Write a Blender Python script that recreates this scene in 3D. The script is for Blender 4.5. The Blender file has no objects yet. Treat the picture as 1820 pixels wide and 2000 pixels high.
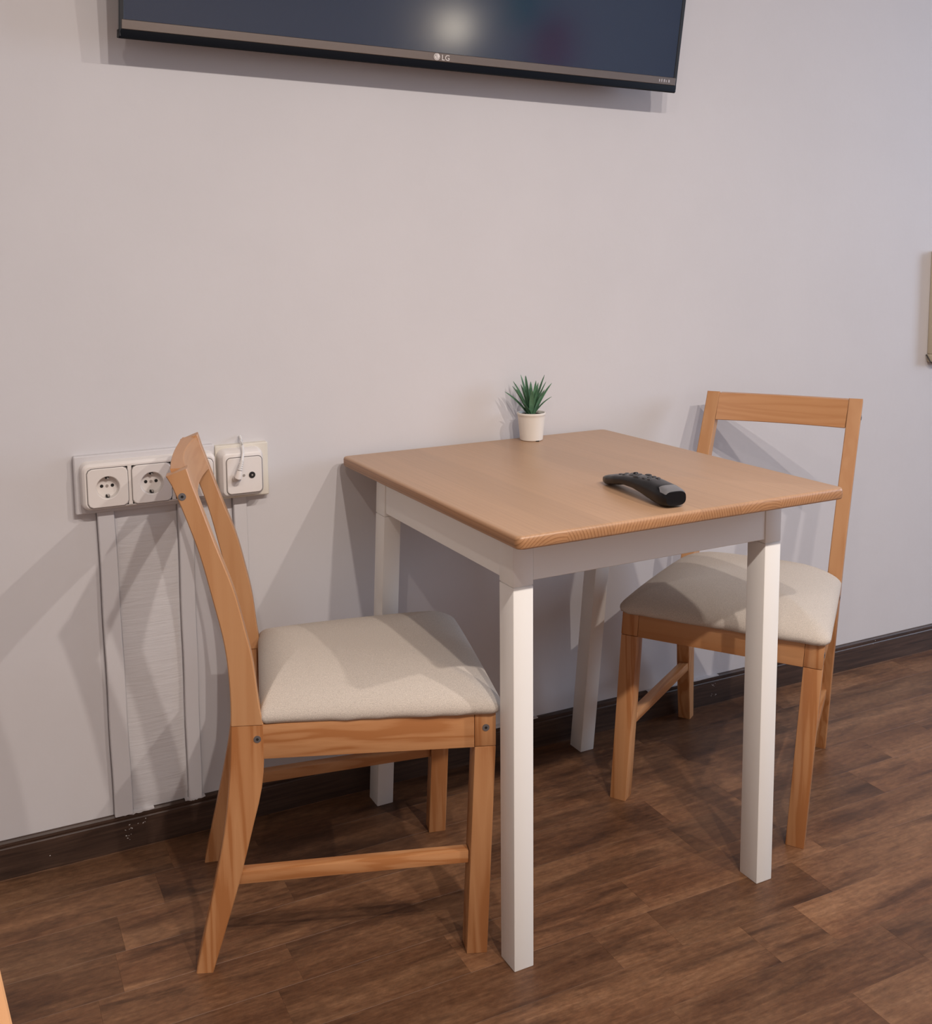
import bpy, bmesh, math, random
from mathutils import Vector, Matrix
random.seed(7)
S = bpy.context.scene
C = S.collection
PI = math.pi

# ------------------------------------------------------------------ camera
CAM = (-0.7007, -1.8918, 1.1249)
YAW, PIT, ROL = 0.42322, -0.11396, -0.015574
FPX, CX, CY, WPX, HPX = 1957.94, 789.74, 728.28, 1820.0, 2000.0
fw = Vector((math.sin(YAW) * math.cos(PIT), math.cos(YAW) * math.cos(PIT), math.sin(PIT)))
ri = Vector((math.cos(YAW), -math.sin(YAW), 0))
up = ri.cross(fw)
r2 = math.cos(ROL) * ri + math.sin(ROL) * up
u2 = -math.sin(ROL) * ri + math.cos(ROL) * up
cd = bpy.data.cameras.new('camera')
cam = bpy.data.objects.new('camera', cd)
C.objects.link(cam)
m = Matrix.Identity(4)
for i in range(3):
    m[i][0], m[i][1], m[i][2], m[i][3] = r2[i], u2[i], -fw[i], CAM[i]
cam.matrix_world = m
cd.sensor_fit = 'VERTICAL'
cd.sensor_height = 24.0
cd.lens = FPX / HPX * 24.0
cd.shift_x = (WPX / 2 - CX) / HPX
cd.shift_y = (CY - HPX / 2) / HPX
cd.clip_start = 0.02
S.camera = cam

# ------------------------------------------------------------------ world, lights, exposure
wd = bpy.data.worlds.new('world')
S.world = wd
wd.use_nodes = True
bgn = wd.node_tree.nodes['Background']
bgn.inputs[0].default_value = (0.55, 0.70, 1.0, 1)
bgn.inputs[1].default_value = 0.5

def spot(name, loc, watts, col=(1.0, 0.91, 0.845), dia=0.05):
    """small recessed downlight: a disc facing the floor"""
    l = bpy.data.lights.new(name, 'AREA')
    l.shape = 'DISK'
    l.size = dia
    l.energy = watts
    l.color = col
    o = bpy.data.objects.new(name, l)
    o.location = loc
    C.objects.link(o)
    return o

LY0, LZ0 = -2.10, 2.37
for lx, watts in ((0.17, 26), (-0.19, 25), (1.02, 25), (-1.05, 9.5)):
    spot('ceiling_downlight', (lx, LY0, LZ0), watts)

al = bpy.data.lights.new('window_daylight', 'AREA')
al.shape = 'RECTANGLE'
al.size, al.size_y = 1.4, 1.3
al.energy = 72
al.color = (0.62, 0.76, 1.0)
ao = bpy.data.objects.new('window_daylight', al)
ao.location = (4.60, -1.9, 1.6)
ao.rotation_euler = (0, PI / 2, 0)
C.objects.link(ao)

S.view_settings.view_transform = 'Standard'
S.view_settings.look = 'None'
S.view_settings.gamma = 1.0
S.view_settings.use_curve_mapping = False
S.view_settings.exposure = 0.0

# ------------------------------------------------------------------ material helpers
def mat(name, col, rough=0.5, metal=0.0, spec=0.5, coat=0.0):
    M = bpy.data.materials.new(name)
    M.use_nodes = True
    b = M.node_tree.nodes['Principled BSDF']
    b.inputs['Base Color'].default_value = (*col, 1)
    b.inputs['Roughness'].default_value = rough
    b.inputs['Metallic'].default_value = metal
    b.inputs['Specular IOR Level'].default_value = spec
    b.inputs['Coat Weight'].default_value = coat
    return M

class NT:
    def __init__(s, M):
        s.t = M.node_tree
        s.b = s.t.nodes['Principled BSDF']
    def n(s, kind, **kw):
        x = s.t.nodes.new(kind)
        for k, v in kw.items():
            if k in x.inputs:
                x.inputs[k].default_value = v
            else:
                setattr(x, k, v)
        return x
    def l(s, a, b):
        s.t.links.new(a, b)
    def ramp(s, src, stops):
        r = s.n('ShaderNodeValToRGB')
        e = r.color_ramp.elements
        while len(e) < len(stops):
            e.new(0.5)
        for q, (p, c) in zip(e, stops):
            q.position = p
            q.color = (*c, 1)
        s.l(src, r.inputs[0])
        return r
    def bump(s, src, strength, dist=0.001):
        b = s.n('ShaderNodeBump', Strength=strength, Distance=dist)
        s.l(src, b.inputs['Height'])
        s.l(b.outputs[0], s.b.inputs['Normal'])

def wood(name, axis, light, dark, scale=1.0, rough=0.38, contrast=1.0, ring=34.0):
    """Pine-like wood with the grain running along the given local axis."""
    M = mat(name, light, rough, 0, 0.35)
    N = NT(M)
    tc = N.n('ShaderNodeTexCoord')
    oi = N.n('ShaderNodeObjectInfo')
    off = N.n('ShaderNodeVectorMath', operation='SCALE')
    off.inputs[0].default_value = (3.1, 5.7, 7.3)
    N.l(oi.outputs['Random'], off.inputs['Scale'])
    ad = N.n('ShaderNodeVectorMath', operation='ADD')
    N.l(tc.outputs['Object'], ad.inputs[0])
    N.l(off.outputs[0], ad.inputs[1])
    sc = [1, 1, 1]
    sc[axis] = 0.055
    mp = N.n('ShaderNodeMapping')
    mp.inputs['Scale'].default_value = sc
    N.l(ad.outputs[0], mp.inputs[0])
    n1 = N.n('ShaderNodeTexNoise', Scale=ring * scale, Detail=2.0, Roughness=0.5, Distortion=0.4)
    N.l(mp.outputs[0], n1.inputs['Vector'])
    mul = N.n('ShaderNodeMath', operation='MULTIPLY')
    mul.inputs[1].default_value = 7.0
    N.l(n1.outputs[0], mul.inputs[0])
    fr = N.n('ShaderNodeMath', operation='PINGPONG')
    fr.inputs[1].default_value = 1.0
    N.l(mul.outputs[0], fr.inputs[0])
    n2 = N.n('ShaderNodeTexNoise', Scale=420 * scale, Detail=3.0, Roughness=0.6)
    N.l(mp.outputs[0], n2.inputs['Vector'])
    mx = N.n('ShaderNodeMath', operation='MULTIPLY_ADD')
    mx.inputs[1].default_value = 0.35
    N.l(n2.outputs[0], mx.inputs[0])
    N.l(fr.outputs[0], mx.inputs[2])
    mid = tuple(a * (1 - .45 * contrast) + b * .45 * contrast for a, b in zip(light, dark))
    r = N.ramp(mx.outputs[0], [(0.1, light), (0.75, mid), (1.2 if False else 1.0, tuple(a * (1 - contrast) + b * contrast for a, b in zip(light, dark)))])
    # piece to piece brightness
    br = N.n('ShaderNodeMapRange')
    br.inputs[3].default_value = 0.93
    br.inputs[4].default_value = 1.07
    N.l(oi.outputs['Random'], br.inputs[0])
    hs = N.n('ShaderNodeHueSaturation')
    N.l(br.outputs[0], hs.inputs['Value'])
    N.l(r.outputs[0], hs.inputs['Color'])
    N.l(hs.outputs[0], N.b.inputs['Base Color'])
    N.bump(n2.outputs[0], 0.12, 0.0006)
    return M

WL, WD = (0.50, 0.250, 0.110), (0.37, 0.150, 0.052)
M_WZ = wood('pine_vertical', 2, WL, WD)
M_WX = wood('pine_lengthways', 0, WL, WD)
M_WY = wood('pine_crossways', 1, WL, WD, contrast=0.4)
M_POST = wood('pine_post', 2, (0.50, 0.265, 0.125), (0.42, 0.195, 0.080), contrast=0.5, ring=20)
M_SCREW = mat('dark_screw_metal', (0.22, 0.22, 0.23), 0.42, 0.7)
M_WHITE = mat('white_paint', (0.80, 0.77, 0.72), 0.38, 0, 0.4)
M_BLACK = mat('black_plastic', (0.012, 0.013, 0.016), 0.32, 0, 0.5)
M_GLOSSB = mat('gloss_black_plastic', (0.006, 0.006, 0.007), 0.24, 0, 0.3)
M_SOCK = mat('socket_plastic', (0.74, 0.69, 0.65), 0.35, 0, 0.45)
M_IVORY = mat('ivory_plate', (0.68, 0.63, 0.545), 0.45)
M_HOLE = mat('dark_hole', (0.01, 0.008, 0.007), 0.8)
M_METAL = mat('metal_pin', (0.55, 0.53, 0.5), 0.35, 0.8)
M_GREYCABLE = mat('pale_cable', (0.70, 0.68, 0.66), 0.45)

def noise_mat(name, col, scale, amt, rough, bump, bscale=None, spec=0.3, bd=0.001):
    M = mat(name, col, rough, 0, spec)
    N = NT(M)
    tc = N.n('ShaderNodeTexCoord')
    n1 = N.n('ShaderNodeTexNoise', Scale=scale, Detail=4.0, Roughness=0.6)
    N.l(tc.outputs['Object'], n1.inputs['Vector'])
    lo = tuple(c * (1 - amt) for c in col)
    hi = tuple(min(1, c * (1 + amt)) for c in col)
    r = N.ramp(n1.outputs[0], [(0.3, lo), (0.7, hi)])
    N.l(r.outputs[0], N.b.inputs['Base Color'])
    n2 = N.n('ShaderNodeTexNoise', Scale=bscale or scale * 4, Detail=4.0)
    N.l(tc.outputs['Object'], n2.inputs['Vector'])
    N.bump(n2.outputs[0], bump, bd)
    return M

M_WALL = noise_mat('wall_plaster', (0.60, 0.575, 0.575), 3.0, 0.022, 0.6, 0.12, 60, 0.25, 0.002)
M_WALL2 = mat('room_wall', (0.66, 0.63, 0.61), 0.7)
M_CEIL = mat('ceiling_paint', (0.72, 0.70, 0.67), 0.8)
M_FABRIC = noise_mat('linen_fabric', (0.52, 0.458, 0.395), 900, 0.24, 0.95, 0.35, 700, 0.1, 0.0008)
M_SOIL = noise_mat('dark_soil', (0.02, 0.015, 0.012), 300, 0.4, 0.95, 0.8, 500)
M_GAP = mat('gap_shade', (0.36, 0.34, 0.345), 0.9)  # grey that paints the shadow gap beside the trunkings
M_POT = mat('pot_white', (0.74, 0.69, 0.62), 0.45, 0, 0.4)
M_LEAF = noise_mat('leaf_green', (0.085, 0.185, 0.105), 60, 0.35, 0.5, 0.1, 200)
M_LEAF.node_tree.nodes['Principled BSDF'].inputs['Specular IOR Level'].default_value = 0.3

def plaster_patch_mat():
    M = mat('rough_patch_plaster', (0.60, 0.575, 0.57), 0.5, 0, 0.35)
    N = NT(M)
    tc = N.n('ShaderNodeTexCoord')
    mp = N.n('ShaderNodeMapping')
    mp.inputs['Scale'].default_value = (9, 9, 110)
    N.l(tc.outputs['Object'], mp.inputs[0])
    n = N.n('ShaderNodeTexNoise', Scale=1.0, Detail=5.0, Roughness=0.6, Distortion=0.8)
    N.l(mp.outputs[0], n.inputs['Vector'])
    N.bump(n.outputs[0], 0.38, 0.003)
    return M
M_PATCH = plaster_patch_mat()

def floor_mat(name, perobj=True):
    M = mat(name, (0.1, 0.05, 0.03), 0.36, 0, 0.4)
    N = NT(M)
    tc = N.n('ShaderNodeTexCoord')
    oi = N.n('ShaderNodeObjectInfo')
    off = N.n('ShaderNodeVectorMath', operation='SCALE')
    off.inputs[0].default_value = (17.3, 9.1, 4.2)
    N.l(oi.outputs['Random'], off.inputs['Scale'])
    ad = N.n('ShaderNodeVectorMath', operation='ADD')
    N.l(tc.outputs['Object'], ad.inputs[0])
    N.l(off.outputs[0], ad.inputs[1])
    def mapped(sc):
        mp = N.n('ShaderNodeMapping')
        mp.inputs['Scale'].default_value = sc
        N.l(ad.outputs[0], mp.inputs[0])
        return mp.outputs[0]
    a = N.n('ShaderNodeTexNoise', Scale=1.0, Detail=3.0, Roughness=0.5, Distortion=0.25)
    N.l(mapped((2.2, 11, 10)), a.inputs['Vector'])          # broad figure
    b = N.n('ShaderNodeTexNoise', Scale=1.0, Detail=7.0, Roughness=0.72, Distortion=0.35)
    N.l(mapped((16, 150, 50)), b.inputs['Vector'])          # fine grain
    c = N.n('ShaderNodeTexNoise', Scale=1.0, Detail=5.0, Roughness=0.6, Distortion=0.5)
    N.l(mapped((3.4, 20, 10)), c.inputs['Vector'])          # dark smudges
    d = N.n('ShaderNodeTexNoise', Scale=1.0, Detail=5.0, Roughness=0.65)
    N.l(mapped((60, 110, 60)), d.inputs['Vector'])          # pores
    m1 = N.n('ShaderNodeMix', data_type='FLOAT')
    m1.inputs[0].default_value = 0.48
    N.l(a.outputs[0], m1.inputs[2])
    N.l(b.outputs[0], m1.inputs[3])
    r = N.ramp(m1.outputs[0], [(0.28, (0.058, 0.023, 0.010)), (0.44, (0.118, 0.052, 0.024)), (0.56, (0.175, 0.085, 0.041)), (0.72, (0.265, 0.142, 0.074))])
    dr = N.ramp(c.outputs[0], [(0.34, (0.36, 0.34, 0.35)), (0.50, (1, 1, 1))])
    mm = N.n('ShaderNodeMix', data_type='RGBA', blend_type='MULTIPLY')
    mm.inputs[0].default_value = 0.75
    N.l(r.outputs[0], mm.inputs[6])
    N.l(dr.outputs[0], mm.inputs[7])
    br = N.n('ShaderNodeMapRange')
    br.inputs[3].default_value = 0.82
    br.inputs[4].default_value = 1.26
    N.l(oi.outputs['Random'], br.inputs[0])
    dm = N.n('ShaderNodeMapRange')
    dm.inputs[1].default_value = 0.25
    dm.inputs[2].default_value = 0.75
    dm.inputs[3].default_value = 0.72
    dm.inputs[4].default_value = 1.28
    N.l(d.outputs[0], dm.inputs[0])
    vm = N.n('ShaderNodeMath', operation='MULTIPLY')
    N.l(br.outputs[0], vm.inputs[0])
    N.l(dm.outputs[0], vm.inputs[1])
    hs = N.n('ShaderNodeHueSaturation')
    N.l(vm.outputs[0], hs.inputs['Value'])
    N.l(mm.outputs[2], hs.inputs['Color'])
    N.l(hs.outputs[0], N.b.inputs['Base Color'])
    rr = N.n('ShaderNodeMapRange')
    rr.inputs[3].default_value = 0.34
    rr.inputs[4].default_value = 0.52
    N.l(b.outputs[0], rr.inputs[0])
    N.l(rr.outputs[0], N.b.inputs['Roughness'])
    N.bump(b.outputs[0], 0.22, 0.0008)
    return M
M_FLOOR = floor_mat('laminate_floor')

def skirting_mat():
    M = mat('dark_skirting_wood', (0.03, 0.017, 0.012), 0.42, 0, 0.4)
    N = NT(M)
    tc = N.n('ShaderNodeTexCoord')
    mp = N.n('ShaderNodeMapping')
    mp.inputs['Scale'].default_value = (5, 30, 110)
    N.l(tc.outputs['Object'], mp.inputs[0])
    n = N.n('ShaderNodeTexNoise', Scale=1.0, Detail=5.0, Roughness=0.65, Distortion=0.7)
    N.l(mp.outputs[0], n.inputs['Vector'])
    r = N.ramp(n.outputs[0], [(0.3, (0.024, 0.013, 0.009)), (0.6, (0.065, 0.036, 0.024)), (0.8, (0.11, 0.066, 0.044))])
    N.l(r.outputs[0], N.b.inputs['Base Color'])
    N.bump(n.outputs[0], 0.2, 0.0008)
    return M
M_SKIRT = skirting_mat()

def tabletop_mat():
    M = mat('tabletop_pine', (0.55, 0.33, 0.18), 0.36, 0, 0.45)
    N = NT(M)
    tc = N.n('ShaderNodeTexCoord')
    sep = N.n('ShaderNodeSeparateXYZ')
    N.l(tc.outputs['Object'], sep.inputs[0])
    # glued staves run front to back, each about 8 cm wide
    dv = N.n('ShaderNodeMath', operation='DIVIDE')
    dv.inputs[1].default_value = 0.083
    N.l(sep.outputs[0], dv.inputs[0])
    fl = N.n('ShaderNodeMath', operation='FLOOR')
    N.l(dv.outputs[0], fl.inputs[0])
    wn = N.n('ShaderNodeTexWhiteNoise', noise_dimensions='1D')
    N.l(fl.outputs[0], wn.inputs['W'])
    # per stave offset of the ring centre
    cmb = N.n('ShaderNodeCombineXYZ')
    fx = N.n('ShaderNodeMath', operation='FRACT')
    N.l(dv.outputs[0], fx.inputs[0])
    xx = N.n('ShaderNodeMath', operation='MULTIPLY')
    xx.inputs[1].default_value = 0.083
    N.l(fx.outputs[0], xx.inputs[0])
    N.l(xx.outputs[0], cmb.inputs[0])
    N.l(sep.outputs[2], cmb.inputs[2])
    o2 = N.n('ShaderNodeMapRange')
    o2.inputs[3].default_value = -0.17
    o2.inputs[4].default_value = 0.25
    N.l(wn.outputs['Value'], o2.inputs[0])
    cen = N.n('ShaderNodeCombineXYZ')
    N.l(o2.outputs[0], cen.inputs[0])
    cen.inputs[2].default_value = 0.66
    sub = N.n('ShaderNodeVectorMath', operation='SUBTRACT')
    N.l(cmb.outputs[0], sub.inputs[0])
    N.l(cen.outputs[0], sub.inputs[1])
    ln = N.n('ShaderNodeVectorMath', operation='LENGTH')
    N.l(sub.outputs[0], ln.inputs[0])
    mp = N.n('ShaderNodeMapping')
    mp.inputs['Scale'].default_value = (14, 1.4, 14)
    N.l(tc.outputs['Object'], mp.inputs[0])
    nz = N.n('ShaderNodeTexNoise', Scale=1.0, Detail=2.0)
    N.l(mp.outputs[0], nz.inputs['Vector'])
    ma = N.n('ShaderNodeMath', operation='MULTIPLY_ADD')
    ma.inputs[1].default_value = 0.012
    N.l(nz.outputs[0], ma.inputs[0])
    N.l(ln.outputs['Value'], ma.inputs[2])
    ms = N.n('ShaderNodeMath', operation='MULTIPLY')
    ms.inputs[1].default_value = 190.0
    N.l(ma.outputs[0], ms.inputs[0])
    pp = N.n('ShaderNodeMath', operation='FRACT')
    N.l(ms.outputs[0], pp.inputs[0])
    r = N.ramp(pp.outputs[0], [(0.0, (0.40, 0.205, 0.095)), (0.55, (0.37, 0.185, 0.082)), (0.85, (0.24, 0.105, 0.040)), (1.0, (0.39, 0.20, 0.09))])
    # soften the rings on the top face, keep them on the end grain
    geo = N.n('ShaderNodeNewGeometry')
    sn = N.n('ShaderNodeSeparateXYZ')
    N.l(geo.outputs['Normal'], sn.inputs[0])
    ab = N.n('ShaderNodeMath', operation='ABSOLUTE')
    N.l(sn.outputs[2], ab.inputs[0])
    k = N.n('ShaderNodeMapRange')
    k.inputs[3].default_value = 1.0
    k.inputs[4].default_value = 0.12
    N.l(ab.outputs[0], k.inputs[0])
    mx = N.n('ShaderNodeMix', data_type='RGBA')
    N.l(k.outputs[0], mx.inputs[0])
    mx.inputs[6].default_value = (0.445, 0.275, 0.165, 1)
    N.l(r.outputs[0], mx.inputs[7])
    vv = N.n('ShaderNodeMapRange')
    vv.inputs[3].default_value = 0.94
    vv.inputs[4].default_value = 1.05
    N.l(wn.outputs['Value'], vv.inputs[0])
    mp2 = N.n('ShaderNodeMapping')
    mp2.inputs['Scale'].default_value = (160, 5, 160)
    N.l(tc.outputs['Object'], mp2.inputs[0])
    n3 = N.n('ShaderNodeTexNoise', Scale=1.0, Detail=4.0)
    N.l(mp2.outputs[0], n3.inputs['Vector'])
    v3 = N.n('ShaderNodeMapRange')
    v3.inputs[3].default_value = 0.88
    v3.inputs[4].default_value = 1.12
    N.l(n3.outputs[0], v3.inputs[0])
    vm = N.n('ShaderNodeMath', operation='MULTIPLY')
    N.l(vv.outputs[0], vm.inputs[0])
    N.l(v3.outputs[0], vm.inputs[1])
    hs = N.n('ShaderNodeHueSaturation')
    N.l(vm.outputs[0], hs.inputs['Value'])
    N.l(mx.outputs[2], hs.inputs['Color'])
    N.l(hs.outputs[0], N.b.inputs['Base Color'])
    N.bump(n3.outputs[0], 0.06, 0.0005)
    return M
M_TOP = tabletop_mat()

M_SCREEN = mat('tv_screen_glass', (0.006, 0.017, 0.046), 0.12, 0, 1.0)
M_STRIP = mat('tv_trim_brushed', (0.20, 0.165, 0.145), 0.34, 0.75)
M_LOGO = mat('logo_silver', (0.75, 0.70, 0.66), 0.35, 0.2)

# ------------------------------------------------------------------ mesh helpers
def obj(name, bm, material, parent=None, smooth=25):
    me = bpy.data.meshes.new(name)
    bmesh.ops.recalc_face_normals(bm, faces=bm.faces)
    bm.to_mesh(me)
    bm.free()
    if smooth:
        me.shade_smooth()
        me.set_sharp_from_angle(angle=math.radians(smooth))
    me.materials.append(material)
    o = bpy.data.objects.new(name, me)
    C.objects.link(o)
    if parent:
        o.parent = parent
    return o

def thing(name, label, cat, loc=(0, 0, 0), rz=0, group=None):
    o = bpy.data.objects.new(name, None)
    o.empty_display_size = 0.05
    C.objects.link(o)
    o.location = loc
    o.rotation_euler = (0, 0, rz)
    o['label'] = label
    o['category'] = cat
    if group:
        o['group'] = group
    return o

def struct(name, bm, material, label=None, smooth=35):
    o = obj(name, bm, material, None, smooth)
    o['kind'] = 'structure'
    if label:
        o['label'] = label
    return o

def add_hex(bm, c, bev=0.0, seg=2):
    """c: 8 corners, bottom loop of four then top loop of four."""
    v = [bm.verts.new(p) for p in c]
    fs = [bm.faces.new([v[i] for i in q]) for q in ((3, 2, 1, 0), (4, 5, 6, 7), (0, 1, 5, 4), (1, 2, 6, 5), (2, 3, 7, 6), (3, 0, 4, 7))]
    if bev:
        es = set(e for f in fs for e in f.edges)
        bmesh.ops.bevel(bm, geom=list(es), offset=bev, segments=seg, affect='EDGES', profile=0.5, clamp_overlap=True)
    return bm

def box(x0, x1, y0, y1, z0, z1, bev=0.0, seg=2, bm=None):
    bm = bm or bmesh.new()
    return add_hex(bm, [(x0, y0, z0), (x1, y0, z0), (x1, y1, z0), (x0, y1, z0), (x0, y0, z1), (x1, y0, z1), (x1, y1, z1), (x0, y1, z1)], bev, seg)

def loft(rings, bm=None, cap=True):
    bm = bm or bmesh.new()
    R = [[bm.verts.new(p) for p in r] for r in rings]
    n = len(R[0])
    for a, b in zip(R, R[1:]):
        for i in range(n):
            j = (i + 1) % n
            bm.faces.new((a[i], a[j], b[j], b[i]))
    if cap:
        bm.faces.new(R[0][::-1])
        bm.faces.new(R[-1])
    return bm

def rrect(x0, x1, z0, z1, r, n=6):
    """rounded rectangle outline as (x, z) pairs."""
    P = []
    for cx, cz, a0 in ((x1 - r, z1 - r, 0), (x0 + r, z1 - r, 90), (x0 + r, z0 + r, 180), (x1 - r, z0 + r, 270)):
        for i in range(n + 1):
            a = math.radians(a0 + 90 * i / n)
            P.append((cx + r * math.cos(a), cz + r * math.sin(a)))
    return P

def plate(x0, x1, z0, z1, r, ylist, bm=None):
    """rounded plate against the wall: ylist = [(y, inset), ...] from back to front."""
    rings = []
    for y, ins in ylist:
        rings.append([(x, y, z) for x, z in rrect(x0 + ins, x1 - ins, z0 + ins, z1 - ins, max(r - ins, 0.0008))])
    return loft(rings, bm)

def cyl(c, ax, r, h, n=20, bm=None, r2=None):
    """closed cylinder from c along ax for length h."""
    ax = Vector(ax).normalized()
    t = Vector((0, 0, 1)) if abs(ax.z) < 0.9 else Vector((1, 0, 0))
    u = ax.cross(t).normalized()
    v = ax.cross(u)
    c = Vector(c)
    rings = []
    for hh, rr in ((0, r), (h, r if r2 is None else r2)):
        rings.append([c + ax * hh + rr * (math.cos(2 * PI * i / n) * u + math.sin(2 * PI * i / n) * v) for i in range(n)])
    return loft(rings, bm)

def tube(pts, r, n=10, bm=None):
    pts = [Vector(p) for p in pts]
    rings = []
    for i, p in enumerate(pts):
        d = (pts[min(i + 1, len(pts) - 1)] - pts[max(i - 1, 0)]).normalized()
        t = Vector((0, 1, 0)) if abs(d.y) < 0.9 else Vector((1, 0, 0))
        u = d.cross(t).normalized()
        v = d.cross(u)
        rr = r[i] if isinstance(r, (list, tuple)) else r
        rings.append([p + rr * (math.cos(2 * PI * k / n) * u + math.sin(2 * PI * k / n) * v) for k in range(n)])
    return loft(rings, bm)

def text_bm(s, size, depth):
    cu = bpy.data.curves.new('lettering', 'FONT')
    cu.body = s
    cu.size = size
    cu.extrude = depth
    cu.resolution_u = 3
    t = bpy.data.objects.new('lettering', cu)
    C.objects.link(t)
    dg = bpy.context.evaluated_depsgraph_get()
    me = bpy.data.meshes.new_from_object(t.evaluated_get(dg))
    bm = bmesh.new()
    bm.from_mesh(me)
    bpy.data.objects.remove(t)
    bpy.data.curves.remove(cu)
    bpy.data.meshes.remove(me)
    return bm

# ------------------------------------------------------------------ room shell
X0, X1, Y0, ZC = -2.3, 4.6, -4.2, 2.4
wall = struct('wall_back', box(X0 - .1, X1 + .1, 0.0, 0.12, -0.1, ZC + .1), M_WALL)
struct('wall_left', box(X0 - .1, X0, Y0, 0.0, -0.1, ZC), M_WALL2)
struct('wall_front', box(X0, X1, Y0 - .1, Y0, -0.1, ZC), M_WALL2)
bm = bmesh.new()
box(X1, X1 + .1, Y0, -2.7, -0.1, ZC, bm=bm)
box(X1, X1 + .1, -1.1, 0.0, -0.1, ZC, bm=bm)
box(X1, X1 + .1, -2.7, -1.1, -0.1, 0.9, bm=bm)
box(X1, X1 + .1, -2.7, -1.1, 2.3, ZC, bm=bm)
struct('wall_right', bm, M_WALL2)
struct('ceiling', box(X0 - .1, X1 + .1, Y0 - .1, 0.12, ZC, ZC + .1), M_CEIL)
bm = bmesh.new()
for a in ((-2.7, -2.64, .9, 2.3), (-1.16, -1.1, .9, 2.3), (-2.64, -1.16, .9, .96), (-2.64, -1.16, 2.24, 2.3), (-1.93, -1.87, .96, 2.24)):
    box(X1 + .02, X1 + .08, a[0], a[1], a[2], a[3], bm=bm)
struct('window_1', bm, M_WHITE)

floor = struct('floor', box(X0 - .1, X1 + .1, Y0 - .1, 0.0, -0.1, -0.004), mat('floor_underlay', (0.03, 0.015, 0.01), 0.7))
# planks: rows run along the wall, row pitch 9.65 cm; joints read off the photograph
PITCH = 0.0965
ROWS = {}
known = {1: [-0.385], 2: [-0.42, 0.74], 3: [-0.211, 0.9], 4: [-0.52, 0.135, 0.545], 5: [0.525, 0.08], 6: [-0.015], 7: [0.208, 0.327, -0.31], 8: [0.443, -0.2], 9: [0.05]}
VX0, VX1 = -1.25, 2.45
random.seed(21)
far_bm = bmesh.new()
def plank_bm(x0, x1, y0, y1, bm=None, z=0.0):
    g = 0.00003
    return box(x0 + g, x1 - g, y0 + g, y1 - g, -0.0039, z, 0.00018, 1, bm)
nrow = int(-Y0 / PITCH)
for r in range(nrow + 1):
    ya, yb = -0.0115 - (r - 1) * PITCH, -0.0115 - r * PITCH
    if r == 0:
        ya = 0.0
    yb = max(yb, Y0)
    xs = sorted(known.get(r, []))
    js = list(xs)
    x = (xs[-1] if xs else VX0 - random.uniform(0, .4))
    while x < X1:
        x += random.choice((random.uniform(.32, .62), random.uniform(.28, .5), random.uniform(.12, .2)))
        js.append(x)
    x = xs[0] if xs else min(js)
    while x > X0:
        x -= random.uniform(.28, .6)
        js.append(x)
    js = sorted(j for j in js if X0 + .05 < j < X1 - .05)
    js = [X0] + js + [X1]
    for a, b in zip(js, js[1:]):
        if r <= 11 and b > VX0 and a < VX1:
            cx_, cy_ = (a + b) / 2, (ya + yb) / 2
            o = obj('plank', plank_bm(a - cx_, b - cx_, yb - cy_, ya - cy_), M_FLOOR, floor, 0)
            o.location = (cx_, cy_, 0)
        else:
            plank_bm(a, b, yb, ya, far_bm)
o = obj('outer_planks', far_bm, M_FLOOR, floor, 0)
o['kind'] = 'stuff'

# skirting board with a small bead along its top
BH, BT = 0.0718, 0.0092
bm = bmesh.new()
prof = [(0, 0), (-BT, 0), (-BT, BH - .014), (-BT + .0012, BH - .012), (-BT + .0012, BH - .010), (-BT, BH - .008), (-BT, BH - .003), (-BT + .003, BH), (0, BH)]
loft([[(X0, y, z) for y, z in prof], [(X1, y, z) for y, z in prof]], bm)
base = struct('baseboard_back', bm, M_SKIRT, smooth=0)
bm = bmesh.new()
random.seed(5)
for (px, pz, n) in ((-0.45, 0.046, 6), (-0.425, 0.050, 4), (-0.45, 0.025, 5), (0.985, 0.048, 5), (0.985, 0.022, 5), (-0.60, 0.02, 1), (1.54, 0.06, 2)):
    for k in range(n):
        cx_, cz_ = px + random.uniform(-.008, .008), pz + random.uniform(-.006, .006)
        ra, rb = random.uniform(.0006, .0022), random.uniform(.0005, .0012)
        ang = random.uniform(-.9, .9)
        rings = []
        for yy, s in ((-BT + .0002, 1), (-BT - .0005, .6)):
            rings.append([(cx_ + s * (ra * math.cos(t) * math.cos(ang) - rb * math.sin(t) * math.sin(ang)), yy, cz_ + s * (ra * math.cos(t) * math.sin(ang) + rb * math.sin(t) * math.cos(ang))) for t in [2 * PI * i / 7 for i in range(7)]])
        loft(rings, bm)
sp = obj('paint_specks', bm, mat('paint_drip', (0.6, 0.57, 0.54), 0.5), base, 0)
sp['kind'] = 'stuff'
# ragged wall paint lapping over the top of the skirting
bm = bmesh.new()
random.seed(9)
for (xa, xb) in ((-0.47, -0.40), (-0.34, -0.30), (0.30, 0.47), (0.78, 1.0)):
    n = 14
    up_, lo_ = [], []
    for i in range(n + 1):
        x = xa + (xb - xa) * i / n
        d = random.uniform(.0005, .0035 if xa < -.3 else .0015) * math.sin(PI * (i + .3) / (n + .6))
        lo_.append((x, -BT - .0006, BH - .001 - d))
        up_.append((x, -BT - .0006, BH + .0012))
    vu = [bm.verts.new(p) for p in up_]
    vl = [bm.verts.new(p) for p in lo_]
    vb = [bm.verts.new((p[0], -.0002, BH + .0012)) for p in up_]
    for i in range(n):
        bm.faces.new((vu[i], vl[i], vl[i + 1], vu[i + 1]))
        bm.faces.new((vb[i], vu[i], vu[i + 1], vb[i + 1]))
o = obj('paint_lap', bm, M_WALL, wall, 0)

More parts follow.
